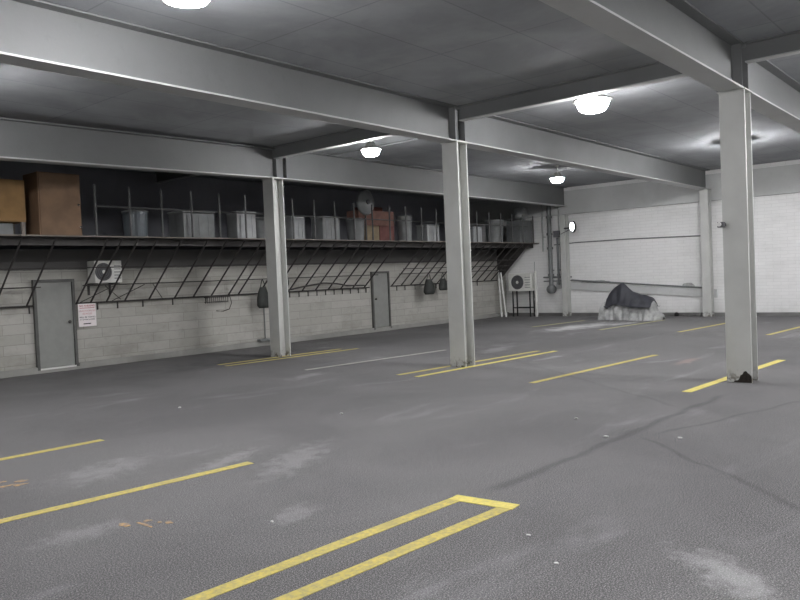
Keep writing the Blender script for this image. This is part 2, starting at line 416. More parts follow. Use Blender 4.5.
# ------------------------------------------------------------ ceiling lamps
def make_lamp(x, y, z, k, dim, label):
    t = thing('ceiling_lamp', label, 'lamp', (x, y, z), 'round ceiling lamps')
    q = lambda pr: [(r * k, h * k) for r, h in pr]
    d = '_dim' if dim else ''
    link_mesh('lamp_bowl', Lt(q([(0, -.125), (.09, -.12), (.135, -.105), (.1352, -.1048), (0, -.10)]), (x, y, z), 28), 'lampbowl' + d, t, True)
    link_mesh('lens_band', Lt(q([(.1355, -.103), (.165, -.06), (.185, .0), (0, .002)]), (x, y, z), 28), 'lampband' + d, t, False)
    link_mesh('lamp_housing', Lt(q([(0, .004), (.22, .004), (.22, .015), (.12, .06), (.09, .12), (.07, .16), (.0, .165)]), (x, y, z), 28), 'offwhite', t, True)
    link_mesh('lamp_stem', T([(x, y, z + .16 * k), (x, y, CZ - .02)], .012), 'offwhite', t)
    link_mesh('ceiling_rose', Lt([(0, 0), (.06, 0), (.06, .02), (0, .02)], (x, y, CZ - .021), 18), 'offwhite', t)
    return t
names = ['glaring round ceiling lamp at the top edge, left of all columns',
         'glaring round ceiling lamp hanging between the middle and the near columns',
         'small lit round ceiling lamp between the first and middle columns',
         'farthest small lit round ceiling lamp, above the wall lamp',
         'round ceiling lamp outside the left edge', 'lit round ceiling lamp hidden behind the near column',
         'round ceiling lamp above and right of the camera', 'round ceiling lamp outside the right edge, nearer', 'round ceiling lamp outside the right edge, farther',
         'round ceiling lamp far right behind', 'round ceiling lamp far right, halfway', 'round ceiling lamp far right at the back', 'round ceiling lamp behind on the left', 'round ceiling lamp behind on the right']
proto = {}
for x, y, i in LAMPS:
    dim = i in (2, 3, 4)                      # the row beside the loft has smaller, weaker lamps
    if dim not in proto: proto[dim] = make_lamp(x, y, 4.15 if dim else 4.26, 1.0 if dim else 1.42, dim, names[i])
    else: dup(proto[dim], (x, y, 4.15 if dim else 4.26), names[i])
# bare conduit below the ceiling beside the middle column
tag(link_mesh('ceiling_conduit', T([(12.2, 12.3, 4.46), (12.2, 11.5, 4.44), (12.25, 7.8, 4.44)], .012), 'pipe'), 'thin dark conduit under the ceiling behind the middle column', 'conduit')

# ------------------------------------------------------------ painted floor lines
def line(pts, w, mat, label, grp):
    bm = bmesh.new()
    (x0, y0), (x1, y1) = pts; d = Vector((x1 - x0, y1 - y0)); L = d.length; d.normalize(); n = Vector((-d.y, d.x)); N = max(6, int(L / .12))
    l, r = [], []
    for i in range(N + 1):
        p = Vector((x0, y0)) + d * L * i / N
        jl = .006 * noise.noise((p.x * 5, p.y * 5, 1)); jr = .006 * noise.noise((p.x * 5, p.y * 5, 7))
        l.append(p + n * (w / 2 + jl)); r.append(p - n * (w / 2 + jr))
    top = [bm.verts.new((p.x, p.y, .004)) for p in l + r[::-1]]; bot = [bm.verts.new((p.x, p.y, .0005)) for p in l + r[::-1]]
    k = len(top)
    for i in range(N): bm.faces.new((top[i], top[i + 1], top[k - 2 - i], top[k - 1 - i]))
    for i in range(k): bm.faces.new((top[i], bot[i], bot[(i + 1) % k], top[(i + 1) % k]))
    return tag(link_mesh('parking_line', bm, mat), label, 'line', grp)
g1 = 'yellow lines of the nearest parking row'; g2 = 'lines of the middle parking row'; g3 = 'lines of the far parking row'
line(((.3, 7.78), (3.98, 7.59)), .1, 'yellow', 'short yellow line at the left edge, farthest of the nearest row', g1)
line(((.3, 5.76), (4.18, 5.35)), .1, 'yellow', 'single yellow line in front, between the short one and the hairpin', g1)
def hairpin():
    bm = bmesh.new()
    A = [Vector((.3, 3.39)), Vector((4.32, 3.15))]; C = [Vector((.3, 3.05)), Vector((4.34, 2.75))]
    def strip(p, q, w):
        d = (q - p).normalized(); n = Vector((-d.y, d.x)) * w / 2
        vs = [p + n, q + n, q - n, p - n]; t = [bm.verts.new((v.x, v.y, .004)) for v in vs]; b = [bm.verts.new((v.x, v.y, .0005)) for v in vs]
        bm.faces.new(t)
        for i in range(4): bm.faces.new((t[i], b[i], b[(i + 1) % 4], t[(i + 1) % 4]))
    strip(A[0], A[1], .1); strip(C[0], C[1], .1)
    o = tag(link_mesh('parking_line', bm, 'yellow'), 'yellow hairpin of two lines joined at the end, nearest the camera', 'line', g1)
    bm = bmesh.new()
    def strip2(p, q, w):
        d = (q - p).normalized(); n = Vector((-d.y, d.x)) * w / 2
        vs = [p + n, q + n, q - n, p - n]; t = [bm.verts.new((v.x, v.y, .0055)) for v in vs]; b = [bm.verts.new((v.x, v.y, .001)) for v in vs]
        bm.faces.new(t)
        for i in range(4): bm.faces.new((t[i], b[i], b[(i + 1) % 4], t[(i + 1) % 4]))
    strip2(Vector((4.29, 3.2)), Vector((4.33, 2.70)), .12)
    link_mesh('line_end', bm, 'yellow_end', o)['label'] = 'brighter yellow end stroke'
hairpin()
line(((9.05, 12.46), (12.3, 12.24)), .1, 'yellow', 'yellow line at the foot of the first column, wall side', g2)
line(((8.98, 12.12), (12.5, 11.88)), .1, 'yellow', 'yellow line just in front of the first column', g2)
line(((9.16, 10.02), (12.85, 9.62)), .1, 'white_worn', 'faded whitish line between the first and middle columns', g2)
line(((9.3, 7.95), (13.26, 7.60)), .1, 'yellow', 'yellow line under the middle column, the farther of the pair', g2)
line(((9.24, 7.52), (13.35, 7.26)), .1, 'yellow_end', 'yellow line along the front of the middle column, the nearer of the pair', g2)
line(((9.39, 5.51), (13.28, 5.2)), .1, 'yellow', 'yellow line between the middle and the near columns', g2)
line(((9.49, 3.34), (13.19, 3.1)), .12, 'yellow_end', 'yellow line running under the big near column', g2)
line(((18.98, 11.05), (21.6, 10.72)), .1, 'yellow_worn', 'pale worn line nearest the wall pipes in the far row', g3)
line(((18.31, 8.66), (22.0, 8.35)), .1, 'yellow_worn', 'yellow line in front of the covered motorcycle', g3)
line(((18.06, 6.49), (21.8, 6.2)), .1, 'yellow', 'yellow line just left of the big near column in the far row', g3)
line(((17.65, 4.41), (21.4, 4.15)), .1, 'yellow', 'yellow line right of the big near column in the far row', g3)
# old orange paint remnants: ragged flat flakes
def flakes(name, spots, label):
    bm = bmesh.new()
    for x, y, rx, ry in spots:
        n = 11; vs = []
        a0 = random.random()
        for k in range(n):
            a = 2 * math.pi * k / n + a0; r = .6 + .5 * random.random()
            vs.append((x + rx * r * math.cos(a), y + ry * r * math.sin(a)))
        t = [bm.verts.new((u, v, .003)) for u, v in vs]; b = [bm.verts.new((u, v, .0005)) for u, v in vs]
        bm.faces.new(t)
        for i in range(n): bm.faces.new((t[i], b[i], b[(i + 1) % n], t[(i + 1) % n]))
    return tag(link_mesh(name, bm, 'orange_worn'), label, 'paint mark')
flakes('paint_remnant', [(2.55, 6.72, .14, .035), (2.72, 6.6, .06, .04), (2.52, 6.55, .16, .03), (2.66, 6.48, .07, .035)], 'flaked orange paint remnant at the left edge')
flakes('paint_remnant', [(2.60, 4.72, .035, .07), (2.68, 4.60, .02, .10), (2.74, 4.66, .03, .03), (2.80, 4.50, .03, .04), (2.77, 4.56, .02, .03)], 'flaked orange paint remnant in front of the single yellow line')
# scraps of litter
for x, y, r, lab in ((7.3, 3.75, .018, 'tiny white scrap of litter left of the asphalt joint'), (6.62, 3.1, .02, 'tiny white scrap of litter beside the asphalt joint'),
                     (3.9, 2.35, .012, 'tiny white scrap of litter right of the hairpin end'), (6.3, 6.3, .02, 'tiny white scrap of litter in the open lane'),
                     (3.6, 2.0, .012, 'tiny pale pebble in the foreground at the bottom'), (3.2, 3.9, .012, 'tiny white scrap of litter above the hairpin'),
                     (5.6, 8.6, .02, 'tiny white scrap of litter far across the lane'), (6.9, 2.5, .018, 'tiny white scrap of litter below the near column')):
    bm = bmesh.new(); bmesh.ops.create_icosphere(bm, subdivisions=1, radius=r, matrix=Matrix.Translation((x, y, r * .45)) @ Matrix.Diagonal((1, 1.4, .45, 1)))
    for v in bm.verts: v.co += Vector((random.uniform(-1, 1), random.uniform(-1, 1), 0)) * r * .2
    tag(link_mesh('litter_scrap', bm, 'white'), lab, 'litter', 'tiny white scraps on the asphalt')

# ------------------------------------------------------------ loft
YS = 13.55
t = thing('loft_deck', 'long dark storage loft deck with a pale front edge along the left wall', 'shelf', (XF, YS, ZS))
link_mesh('deck_board', B(XF + .01, XB - .01, YS + .02, YLOFT - .01, ZS - .03, ZS), 'deck', t)
bm = bmesh.new(); box(bm, XF + .01, XB - .01, YS - .0, YS + .02, ZS - .022, ZS); link_mesh('front_edge', bm, 'deckedge', t)
link_mesh('edge_beam', B(XF + .01, XB - .01, YS + .25, YS + .33, ZS - .17, ZS - .031), 'darksteel', t)
PX = [7.25 + .715 * k for k in range(-3, 24)]
j0 = link_mesh('joist', B(PX[0] - .03, PX[0] + .03, YS + .34, YLOFT - .01, ZS - .15, ZS - .032), 'darksteel', t)
for x in PX[1:]:
    c = j0.copy(); COL.objects.link(c); c.location.x = x - PX[0]
t = thing('guard_rail', 'thin grey guard rail with tall uprights along the loft edge', 'railing', (PX[0], YS, ZS))
UX = PX[3:]
p0 = link_mesh('upright', T([(UX[0], YS + .06, ZS), (UX[0], YS + .06, 3.6)], .022, 8), 'post', t)
for k, x in enumerate(UX[1:]):
    c = p0.copy(); COL.objects.link(c); c.location.x = x - UX[0]
link_mesh('rail_bar', T([(UX[0] - .02, YS + .06, 3.2), (23.3, YS + .06, 3.2)], .015, 6), 'post', t)

# brackets under the loft: struts from the wall up to the loft edge
ZW = 1.34; YW = 14.96
def strut_pt(z): 
    f = (z - ZW) / (2.59 - ZW); return YW + (YS + .03 - YW) * f
def bracket(x0, x1, xs, pegs, label, mids=(1.7, 2.05), ztop=2.575, diag=(), over=0):
    t = thing('bracket_frame', label, 'bracket', (x0, YW, ZW), 'dark steel bracket frames under the loft')
    link_mesh('wall_rail', T([(x0, YW, ZW), (x1, YW, ZW)], .02, 6), 'darksteel', t)
    for z in mids:
        link_mesh('middle_rail', T([(x0, strut_pt(z) + .03, z), (x1 + (over if z > 1.9 else 0), strut_pt(z) + .03, z)], .014, 6), 'darksteel', t)
    s0 = None
    for x in xs:
        if s0 is None: s0 = link_mesh('strut', T([(x, YW, ZW), (x, YS + .03, ztop)], .019, 6), 'darksteel', t); bx = x
        else:
            c = s0.copy(); COL.objects.link(c); c.location.x = x - bx
    s0 = None
    for x in pegs:
        if s0 is None: s0 = link_mesh('peg', T([(x, YW, ZW), (x, YW, ZW - .15)], .016, 6), 'darksteel', t); bx = x
        else:
            c = s0.copy(); COL.objects.link(c); c.location.x = x - bx
    for a, b in diag:
        link_mesh('diagonal_brace', T([a, b], .008, 5), 'darksteel', t)
    return t
bracket(4.6, 6.58, [5.15, 5.85, 6.45], [6.5], 'dark bracket frame left of the grey door', (1.7, 2.05), over=.82)
xsB = [7.45, 7.75, 8.10, 8.52, 9.1, 9.75, 10.25, 10.75, 11.25, 11.55]
xs2 = [12.2 + .49 * k for k in range(9)]
pegsB = [7.5, 7.9, 8.35, 8.95, 9.7, 10.6] + [12.9 + .33 * k for k in range(11)]
br = bracket(7.42, 16.35, xsB + xs2, pegsB, 'long dark bracket frame between the two grey doors', (1.7, 2.05), over=.95,
        diag=[((7.5, 14.9, 1.36), (8.1, 14.6, 1.68)), ((8.2, 14.9, 1.36), (8.8, 14.6, 1.68)), ((9.0, 14.6, 1.68), (9.4, 14.9, 1.36)), ((8.4, 14.9, 1.38), (7.9, 14.6, 1.68))])
xs3 = [17.35 + .46 * k for k in range(13)]
br3 = bracket(17.32, 23.3, xs3, [17.6, 18.0, 18.5, 19.6, 20.4, 21.2, 22.0], 'farthest dark bracket frame, right of the far grey door', (1.7, 1.85, 2.05))
bm = bmesh.new()
va = [bm.verts.new((23.32, y, z)) for y, z in ((13.6, 2.57), (14.94, 2.57), (14.94, 1.34), (14.86, 1.34))]; vb = [bm.verts.new((23.335, v.co.y, v.co.z)) for v in va]
bm.faces.new(va); bm.faces.new(vb[::-1])
for i in range(4): bm.faces.new((va[i], vb[i], vb[(i + 1) % 4], va[(i + 1) % 4]))
link_mesh('end_panel', bm, 'darksteel', br3)
# bent hose resting over the bracket rail
tag(link_mesh('bent_hose', T([(12.9, 14.72, 1.38), (13.44, 14.74, 1.45), (13.92, 14.76, 1.50), (14.29, 14.76, 1.53), (14.79, 14.76, 1.50), (15.2, 14.76, 1.43), (15.9, 14.74, 1.41)], .022, 8), 'darksteel', None, True),
    'bowed dark pipe lying across the bracket rail right of the first column', 'pipe')

# things on the loft
def cabinet(x0, x1, y0, y1, z0, z1, mat, label, legs=False, knobs=()):
    t = thing('storage_cabinet', label, 'cabinet', (x0, y0, ZS))
    bm = bmesh.new(); box(bm, x0, x1, y0 + .02, y1, z0, z1, .008); link_mesh('cabinet_body', bm, mat, t)
    bm = bmesh.new(); w = (x1 - x0)
    box(bm, x0 + .02, x1 - .02, y0, y0 + .019, z0 + .02, z1 - .02, .004); link_mesh('door', bm, mat, t)
    if legs:
        for x in (x0 + .05, x1 - .05):
            link_mesh('leg', B(x - .03, x + .03, y0 + .03, y0 + .09, ZS, z0 - .001), 'deckedge', t)
            link_mesh('leg', B(x - .03, x + .03, y1 - .09, y1 - .03, ZS, z0 - .001), 'deckedge', t)
    for x, z in knobs:
        link_mesh('handle', Lt([(0, -.035), (.02, -.03), (.022, -.015), (.012, -.002), (.0, 0)], (x, y0 - .001, z), 12, 'Y'), 'chrome', t, True)
    return t
cabinet(4.9, 6.02, 13.75, 14.3, 2.87, 3.62, 'orangewood', 'orange-brown wooden cabinet on short legs at the left edge of the loft', True)
cabinet(6.25, 7.05, 13.75, 14.35, ZS, 3.80, 'brownwood', 'tall reddish-brown wooden cabinet on the loft beside the orange one', False, [(6.98, 3.22), (7.0, 2.80)])
bm = bmesh.new(); box(bm, 5.3, 5.82, 13.85, 14.25, ZS, 2.85, .01)
tag(link_mesh('grey_box', bm, 'bin'), 'low grey box under the orange cabinet', 'box')
def binobj(x, y, w, h, mat, label, lid=True, sq=False):
    t = thing('storage_bin', label, 'bin', (x, y, ZS), 'bins and drums on the loft')
    bm = bmesh.new()
    if sq:
        box(bm, x - w / 2, x + w / 2, y - w * .35, y + w * .35, ZS, ZS + h, .02)
        for k in range(3):
            xx = x - w * .3 + k * w * .3; box(bm, xx - .015, xx + .015, y - w * .35 - .008, y - w * .35 + .001, ZS + .05, ZS + h - .06)
        link_mesh('bin_body', bm, mat, t)
        if lid:
            bm = bmesh.new(); box(bm, x - w / 2 - .012, x + w / 2 + .012, y - w * .35 - .012, y + w * .35 + .012, ZS + h + .0005, ZS + h + .035, .01); link_mesh('lid', bm, 'bin2', t)
    else:
        lathe(bm, [(0, 0), (w * .43, 0), (w * .45, .02), (w * .48, h * .5), (w * .5, h - .04), (w * .52, h - .035), (w * .52, h), (0, h)], (x, y, ZS), 26)
        link_mesh('bin_body', bm, mat, t, False)
        if lid: link_mesh('lid', Lt([(0, 0), (w * .53, 0), (w * .53, .02), (w * .4, .045), (0, .05)], (x, y, ZS + h + .0005), 26), 'bin2', t)
    return t
Yb = 14.0
binobj(8.3, Yb, .50, .52, 'bluebin', 'blue-grey drum on the loft right of the tall brown cabinet')
binobj(9.65, Yb, .80, .55, 'bin', 'wide grey square bin on the loft, second right of the tall cabinet', True, True)
binobj(11.0, Yb, .55, .60, 'bin2', 'ribbed pale bin on the loft just left of the first column', True, True)
binobj(11.65, 14.1, .42, .5, 'bin', 'grey drum half hidden behind the first column')
binobj(12.65, Yb, .42, .58, 'bin2', 'pale ribbed bin on the loft just right of the first column', True, True)
binobj(13.72, Yb, .62, .58, 'bin', 'grey square bin on the loft, second right of the first column', True, True)
binobj(14.85, Yb, .5, .57, 'bin', 'grey drum on the loft beside the cardboard boxes')
binobj(16.95, Yb, .42, .75, 'bin', 'tall grey drum on the loft right of the cardboard boxes', False)
binobj(18.05, Yb, .60, .48, 'bin2', 'pale ribbed bin on the loft just left of the middle column', True, True)
binobj(20.5, Yb, .48, .5, 'bin2', 'small pale ribbed bin on the loft just right of the middle column', True, True)
binobj(21.75, Yb, .62, .75, 'bin', 'tall grey drum on the loft, second right of the middle column')
def carton(name, x0, x1, y0, y1, z0, z1, mat, label, cat='box'):
    t = thing(name, label, cat, (x0, y0, z0))
    bm = bmesh.new(); box(bm, x0, x1, y0, y1, z0, z1, .006); link_mesh('carton_body', bm, mat, t)
    bm = bmesh.new(); ym = (y0 + y1) / 2
    box(bm, x0 + .004, x1 - .004, ym - .03, ym + .03, z1 + .0003, z1 + .002); box(bm, x0 + .004, x1 - .004, y0 + .01, ym - .04, z1 + .0002, z1 + .006); link_mesh('top_flap', bm, mat, t)
    return t
carton('cardboard_box', 15.15, 16.65, 14.15, 14.6, ZS + .46, 3.50, 'cardboard', 'reddish cardboard box on top of the two lower boxes on the loft')
carton('cardboard_box', 15.45, 15.95, 14.12, 14.6, ZS, ZS + .45, 'tancard', 'tan cardboard box, lower left of the loft stack')
carton('cardboard_box', 15.98, 16.6, 14.12, 14.6, ZS, ZS + .45, 'redcard', 'red cardboard box, lower right of the loft stack')
carton('cardboard_box', 15.9, 16.75, 14.66, 15.0, ZS, 3.68, 'redcard', 'tall dark red cardboard box behind the loft stack')
# round fan on a stand
t = thing('round_fan', 'pale round fan standing on the loft above the cardboard boxes', 'fan', (15.2, 14.0, ZS))
link_mesh('fan_cage', Lt([(0, -.09), (.1, -.09), (.3, -.06), (.36, 0), (.3, .06), (.1, .09), (0, .09)], (15.1, 13.83, 3.68), 28, 'Y'), 'bin', t, True)
link_mesh('fan_hub', Lt([(0, -.13), (.06, -.12), (.07, -.095), (0, -.09)], (15.1, 13.83, 3.68), 16, 'Y'), 'grille', t)
link_mesh('fan_pole', T([(15.22, 13.95, ZS + .03), (15.22, 13.95, 3.45), (15.12, 13.91, 3.6)], .02), 'post', t)
link_mesh('fan_base', Lt([(0, 0), (.12, 0), (.1, .03), (0, .035)], (15.22, 13.97, ZS), 20), 'post', t)
# tall box with a bag on top, end of loft
carton('tall_box', 23.0, 23.85, 13.75, 14.3, ZS, 3.43, 'pipe', 'tall grey box at the far end of the loft')
bm = bmesh.new(); bmesh.ops.create_icosphere(bm, subdivisions=3, radius=.3, matrix=Matrix.Translation((23.45, 13.95, 3.7)) @ Matrix.Diagonal((1.15, .7, .84, 1)))
for v in bm.verts:
    v.co += (v.co - Vector((23.45, 13.95, 3.7))) * .25 * noise.noise(v.co * 5); v.co.z = max(v.co.z, 3.441)
tag(link_mesh('knotted_bag', bm, 'bin2', None, True), 'pale knotted bag on top of the tall grey box on the loft', 'bag')

# ------------------------------------------------------------ on and by the left wall
def condenser(name_loc, sx, sy, z0, z1, face, label, fanpos, seg=26):
    """face 'Y' -> looks to -Y, 'X' -> looks to -X ; sx,sy = (min,max)"""
    t = thing('air_conditioner', label, 'air conditioner', (sx[0], sy[0], z0))
    bm = bmesh.new(); box(bm, sx[0], sx[1], sy[0], sy[1], z0, z1, .015); link_mesh('casing', bm, 'offwhite', t)
    r = (z1 - z0) * .40
    if face == 'Y': c = (fanpos, sy[0], (z0 + z1) / 2)
    else: c = (sx[0], fanpos, (z0 + z1) / 2)
    link_mesh('fan_grille', Lt([(0, -.012), (r * .95, -.012), (r, -.004), (r, -.0005), (0, -.0005)], c, seg, face), 'grille', t)
    bm = bmesh.new()
    for k in range(1, 4):
        rr = r * k / 4
        pts = []
        for q in range(25):
            a = 2 * math.pi * q / 24
            pts.append((c[0] + rr * math.cos(a), c[1] - .018, c[2] + rr * math.sin(a)) if face == 'Y' else (c[0] - .018, c[1] + rr * math.cos(a), c[2] + rr * math.sin(a)))
        tube(bm, pts, .004, 5)
    link_mesh('grille_ring', bm, 'black', t)
    link_mesh('fan_hub', Lt([(0, -.026), (r * .2, -.022), (r * .22, -.013), (0, -.0125)], c, 16, face), 'offwhite', t)
    bm = bmesh.new()
    for k in range(5):
        z = z0 + (z1 - z0) * (.2 + .14 * k)
        if face == 'Y': box(bm, fanpos + r + .05, sx[1] - .03, sy[0] - .006, sy[0] - .0005, z - .008, z + .008)
        else: box(bm, sx[0] - .006, sx[0] - .0005, sy[0] + .03, fanpos - r - .05, z - .008, z + .008)
    link_mesh('louvre_panel', bm, 'grille', t)
    return t
a1 = condenser('a', (7.70, 8.30), (14.62, 14.93), 1.74, 2.20, 'Y', 'small white air conditioner unit on the wall above the white sign', 7.89)
bm = bmesh.new()
for x in (7.75, 8.22): box(bm, x - .02, x + .02, 14.63, YL - .001, 1.718, 1.739); box(bm, x - .02, x + .02, YL - .03, YL - .001, 1.5, 1.718)
link_mesh('wall_bracket', bm, 'darksteel', a1)
# sign
sx0, sx1, sz0, sz1 = 7.46, 7.84, .86, 1.33
t = thing('wall_sign', 'white parking sign with red heading on the wall right of the near grey door', 'sign', (sx0, YL, sz0))
ys = YL - .095
link_mesh('sign_panel', B(sx0, sx1, ys, ys + .012, sz0, sz1), 'sign', t)
link_mesh('sign_support', B(sx0 + .17, sx0 + .21, ys + .013, YL - .001, sz0 + .1, sz1 - .1), 'darksteel', t)
def txt(body, size, x, z, mat):
    cu = bpy.data.curves.new('sign_text', 'FONT'); cu.body = body; cu.size = size; cu.align_x = 'CENTER'; cu.extrude = .001
    o = bpy.data.objects.new('sign_text', cu); COL.objects.link(o)
    o.rotation_euler = (math.pi / 2, 0, 0); o.location = (x, ys - .002, z)
    bpy.context.view_layer.update()
    me = bpy.data.meshes.new_from_object(o); me.transform(o.matrix_world); bpy.data.objects.remove(o)
    me.materials.clear(); me.materials.append(M[mat]); q = bpy.data.objects.new('sign_text', me); COL.objects.link(q)
    q.parent = t; q.matrix_parent_inverse = t.matrix_basis.inverted()
xm = (sx0 + sx1) / 2
txt('NO PARKING', .056, xm, 1.265, 'red'); 
link_mesh('red_bar', B(sx0 + .03, sx1 - .03, ys - .002, ys - .0003, 1.235, 1.245), 'red', t)
txt('UNAUTHORIZED', .046, xm, 1.165, 'pinkink'); txt('VEHICLES', .05, xm, 1.105, 'pinkink')
txt('WILL BE TOWED', .045, xm, 1.035, 'ink'); txt('AT OWNER EXPENSE', .034, xm, .99, 'ink')
link_mesh('footer_mark', B(xm - .09, xm + .07, ys - .002, ys - .0003, .905, .925), 'ink', t)

# comb-shaped tool rack and cord loop
t = thing('wall_rack', 'dark comb-shaped rack hanging on the wall left of the first column', 'rack', (10.5, 14.85, 1.35))
link_mesh('rack_bar', T([(10.49, 14.86, 1.315), (11.2, 14.86, 1.315)], .012, 6), 'darksteel', t)
link_mesh('rack_bar', T([(10.49, 14.86, 1.20), (11.15, 14.86, 1.20)], .01, 6), 'darksteel', t)
for k in range(12): link_mesh('hook', T([(10.52 + k * .058, 14.86, 1.315), (10.52 + k * .058, 14.86, 1.17)], .008, 5), 'darksteel', t)
(link_mesh('cord', T([(11.3, 14.97, 1.33), (11.36, 14.98, 1.15), (11.28, 14.98, 1.0), (11.1, 14.98, .96), (10.9, 14.98, .98)], .008, 6), 'darksteel', t, True))
tag(link_mesh('wall_pipe', T([(12.35, 14.97, 1.28), (12.35, 14.97, .14)], .016, 8), 'pipe'), 'thin vertical grey pipe on the wall just left of the first column', 'pipe')
tag(link_mesh('floor_bracket', B(12.05, 12.5, 14.80, 14.92, .131, .19), 'pipe'), 'short grey channel on the curb at the foot of the thin wall pipe', 'bracket')
def hangbag(x, y, z0, z1, w, label):
    t = thing('hanging_bag', label, 'bag', (x, y, z1), 'dark bags hanging from the bracket frames')
    bm = bmesh.new(); H = z1 - z0
    rings = []
    for k in range(9):
        f = k / 8; z = z1 - H * f; r = w * (.28 + .3 * math.sin(min(1, f * 1.3) * math.pi / 2)) * (1 if f < .93 else .75)
        rings.append([bm.verts.new((x + r * math.cos(a) * (1 + .15 * noise.noise((x + f * 3, a, 2))), y + .55 * r * math.sin(a), z)) for a in [2 * math.pi * q / 14 for q in range(14)]])
    for i in range(8):
        for q in range(14): bm.faces.new((rings[i][q], rings[i][(q + 1) % 14], rings[i + 1][(q + 1) % 14], rings[i + 1][q]))
    bm.faces.new(rings[0]); bm.faces.new(rings[-1][::-1])
    link_mesh('bag_body', bm, 'bag', t, True)
    for s in (-1, 1): link_mesh('strap', T([(x + s * w * .25, y, z1 - .01), (x + s * w * .1, y, z1 + .14), (x, y, z1 + .2)], .01, 6), 'bag', t)
hangbag(12.03, 14.59, .98, 1.50, .32, 'dark bag hanging from the bracket frame just left of the first column')
hangbag(12.42, 14.21, 1.50, 1.85, .22, 'small dark bundle hanging higher, against the first column')
hangbag(18.75, 14.59, 1.02, 1.50, .42, 'dark bag hanging from the far bracket frame, left one of two')
hangbag(19.5, 14.59, 1.12, 1.50, .36, 'dark bag hanging from the far bracket frame, just left of the middle column')

# ------------------------------------------------------------ back wall, left corner
a2 = condenser('b', (23.35, 23.7), (13.58, 14.5), .92, 1.56, 'X', 'white air conditioner unit on a black stand in the far corner', 14.14)
for y in (13.66, 14.36):
    link_mesh('stand_leg', B(23.36, 23.40, y - .02, y + .02, 0, .919), 'black', a2)
    link_mesh('stand_leg', B(23.64, 23.68, y - .02, y + .02, 0, .919), 'black', a2)
for x in (23.36, 23.64): link_mesh('stand_rail', B(x, x + .04, 13.681, 14.339, .30, .34), 'black', a2)
for x, ya, yb, zt, lab in ((23.2, 14.83, 14.72, 1.7, 'white pipe leaning in the far corner, left of the pair'), (23.15, 14.70, 14.50, 1.62, 'white pipe leaning beside the corner air conditioner, right of the pair')):
    t = thing('leaning_pipe', lab, 'pipe', (x, yb, 0), 'white pipes leaning in the far corner')
    link_mesh('pipe_body', T([(x - .05, yb, .0), (x, ya, zt)], .03, 10), 'white', t)
    for f in (.08, .55, .8):
        p = Vector((x - .05, yb, 0)).lerp(Vector((x, ya, zt)), f); link_mesh('coupling', Lt([(.031, -.04), (.042, -.04), (.042, .04), (.031, .04)], p, 12), 'white', t)
t = thing('white_post', 'white vertical post right of the corner air conditioner', 'post', (23.45, 13.45, 0))
link_mesh('post_body', T([(23.45, 13.45, 0), (23.45, 13.45, 1.62)], .045, 12), 'offwhite', t)
for z in (.12, .62, 1.36): link_mesh('clamp', Lt([(.046, -.05), (.06, -.05), (.06, .05), (.046, .05)], (23.45, 13.45, z), 12), 'white', t)
link_mesh('post_tip', T([(23.45, 13.47, 1.62), (23.45, 13.47, 1.95)], .01, 6), 'pipe', t)
# pipes
def vpipe(y, z0, z1, r, mat, label, flanges=(), x=XB - .0):
    xx = x - r - .16
    t = thing('wall_pipe', label, 'pipe', (xx, y, z0), 'vertical pipes on the back wall')
    link_mesh('pipe_body', T([(xx, y, z0), (xx, y, z1)], r, 14), mat, t)
    for z in flanges:
        link_mesh('pipe_flange', Lt([(r, -.04), (r * 1.45, -.04), (r * 1.45, .04), (r, .04)], (xx, y, z), 16), mat, t)
    link_mesh('pipe_bracket', B(xx + r * .9, XB - .001, y - .015, y + .015, z0 + .5, z0 + .54), mat, t)
    return t, xx
t, xx = vpipe(13.0, 1.1, 4.45, .075, 'pipe', 'thick grey vertical pipe ending in a round valve on the back wall', (1.45, 2.4, 2.9, 3.5))
link_mesh('round_valve', Lt([(0, -.16), (.12, -.15), (.155, -.08), (.155, .08), (.12, .11), (0, .12)], (xx, 13.0, .95), 20, 'X'), 'pipe', t, True)
vpipe(12.72, 1.1, 2.75, .04, 'pipe', 'medium grey vertical pipe under the electrical box', (1.15, 1.45))
vpipe(12.67 + .66 - .95 + .28, 3.0, 4.45, .025, 'palepipe', 'thin pale conduit rising from the electrical box')
vpipe(13.3, 2.3, 4.45, .03, 'palepipe', 'thin pale pipe at the loft end left of the thick pipe')
t = thing('low_pipe', 'pair of low horizontal pipes between the white post and the back column', 'pipe', (XB - .1, 13.4, 1.3))
link_mesh('pipe_body', T([(XB - .05, 13.4, 1.38), (XB - .05, 12.3, 1.36)], .028, 10), 'pipe', t)
link_mesh('pipe_body', T([(XB - .05, 13.4, 1.24), (XB - .05, 12.3, 1.23)], .022, 10), 'pipe', t)
tag(link_mesh('drop_pipe', T([(XB - .13, 12.645, 2.6), (XB - .13, 12.645, .98)], .028, 10), 'pipe'), 'thin vertical drop pipe hugging the back column', 'pipe')
tag(link_mesh('wall_conduit', T([(XB - .028, 12.95, 2.52), (XB - .028, 12.1, 2.55), (XB - .028, 10.2, 2.55), (XB - .028, 7.8, 2.5)], .018, 8), 'pipe'), 'thin dark conduit running across the white back wall between the columns', 'conduit')
tag(link_mesh('ledge_pipe', T([(XB - .1, 12.28, 1.25), (XB - .1, 7.82, .88)], .026, 8), 'pipe'), 'sloping pipe along the plaster ledge behind the motorcycle', 'pipe')
t = thing('electrical_box', 'dark electrical box among the pipes on the back wall', 'box', (XB - .3, 12.6, 2.75))
link_mesh('box_body', B(XB - .3, XB - .001, 12.6, 12.82, 2.78, 3.0), 'grille', t)
link_mesh('box_arm', T([(XB - .29, 12.63, 2.8), (XB - .46, 12.4, 2.88), (XB - .5, 12.1, 2.98)], .015, 8), 'grille', t)
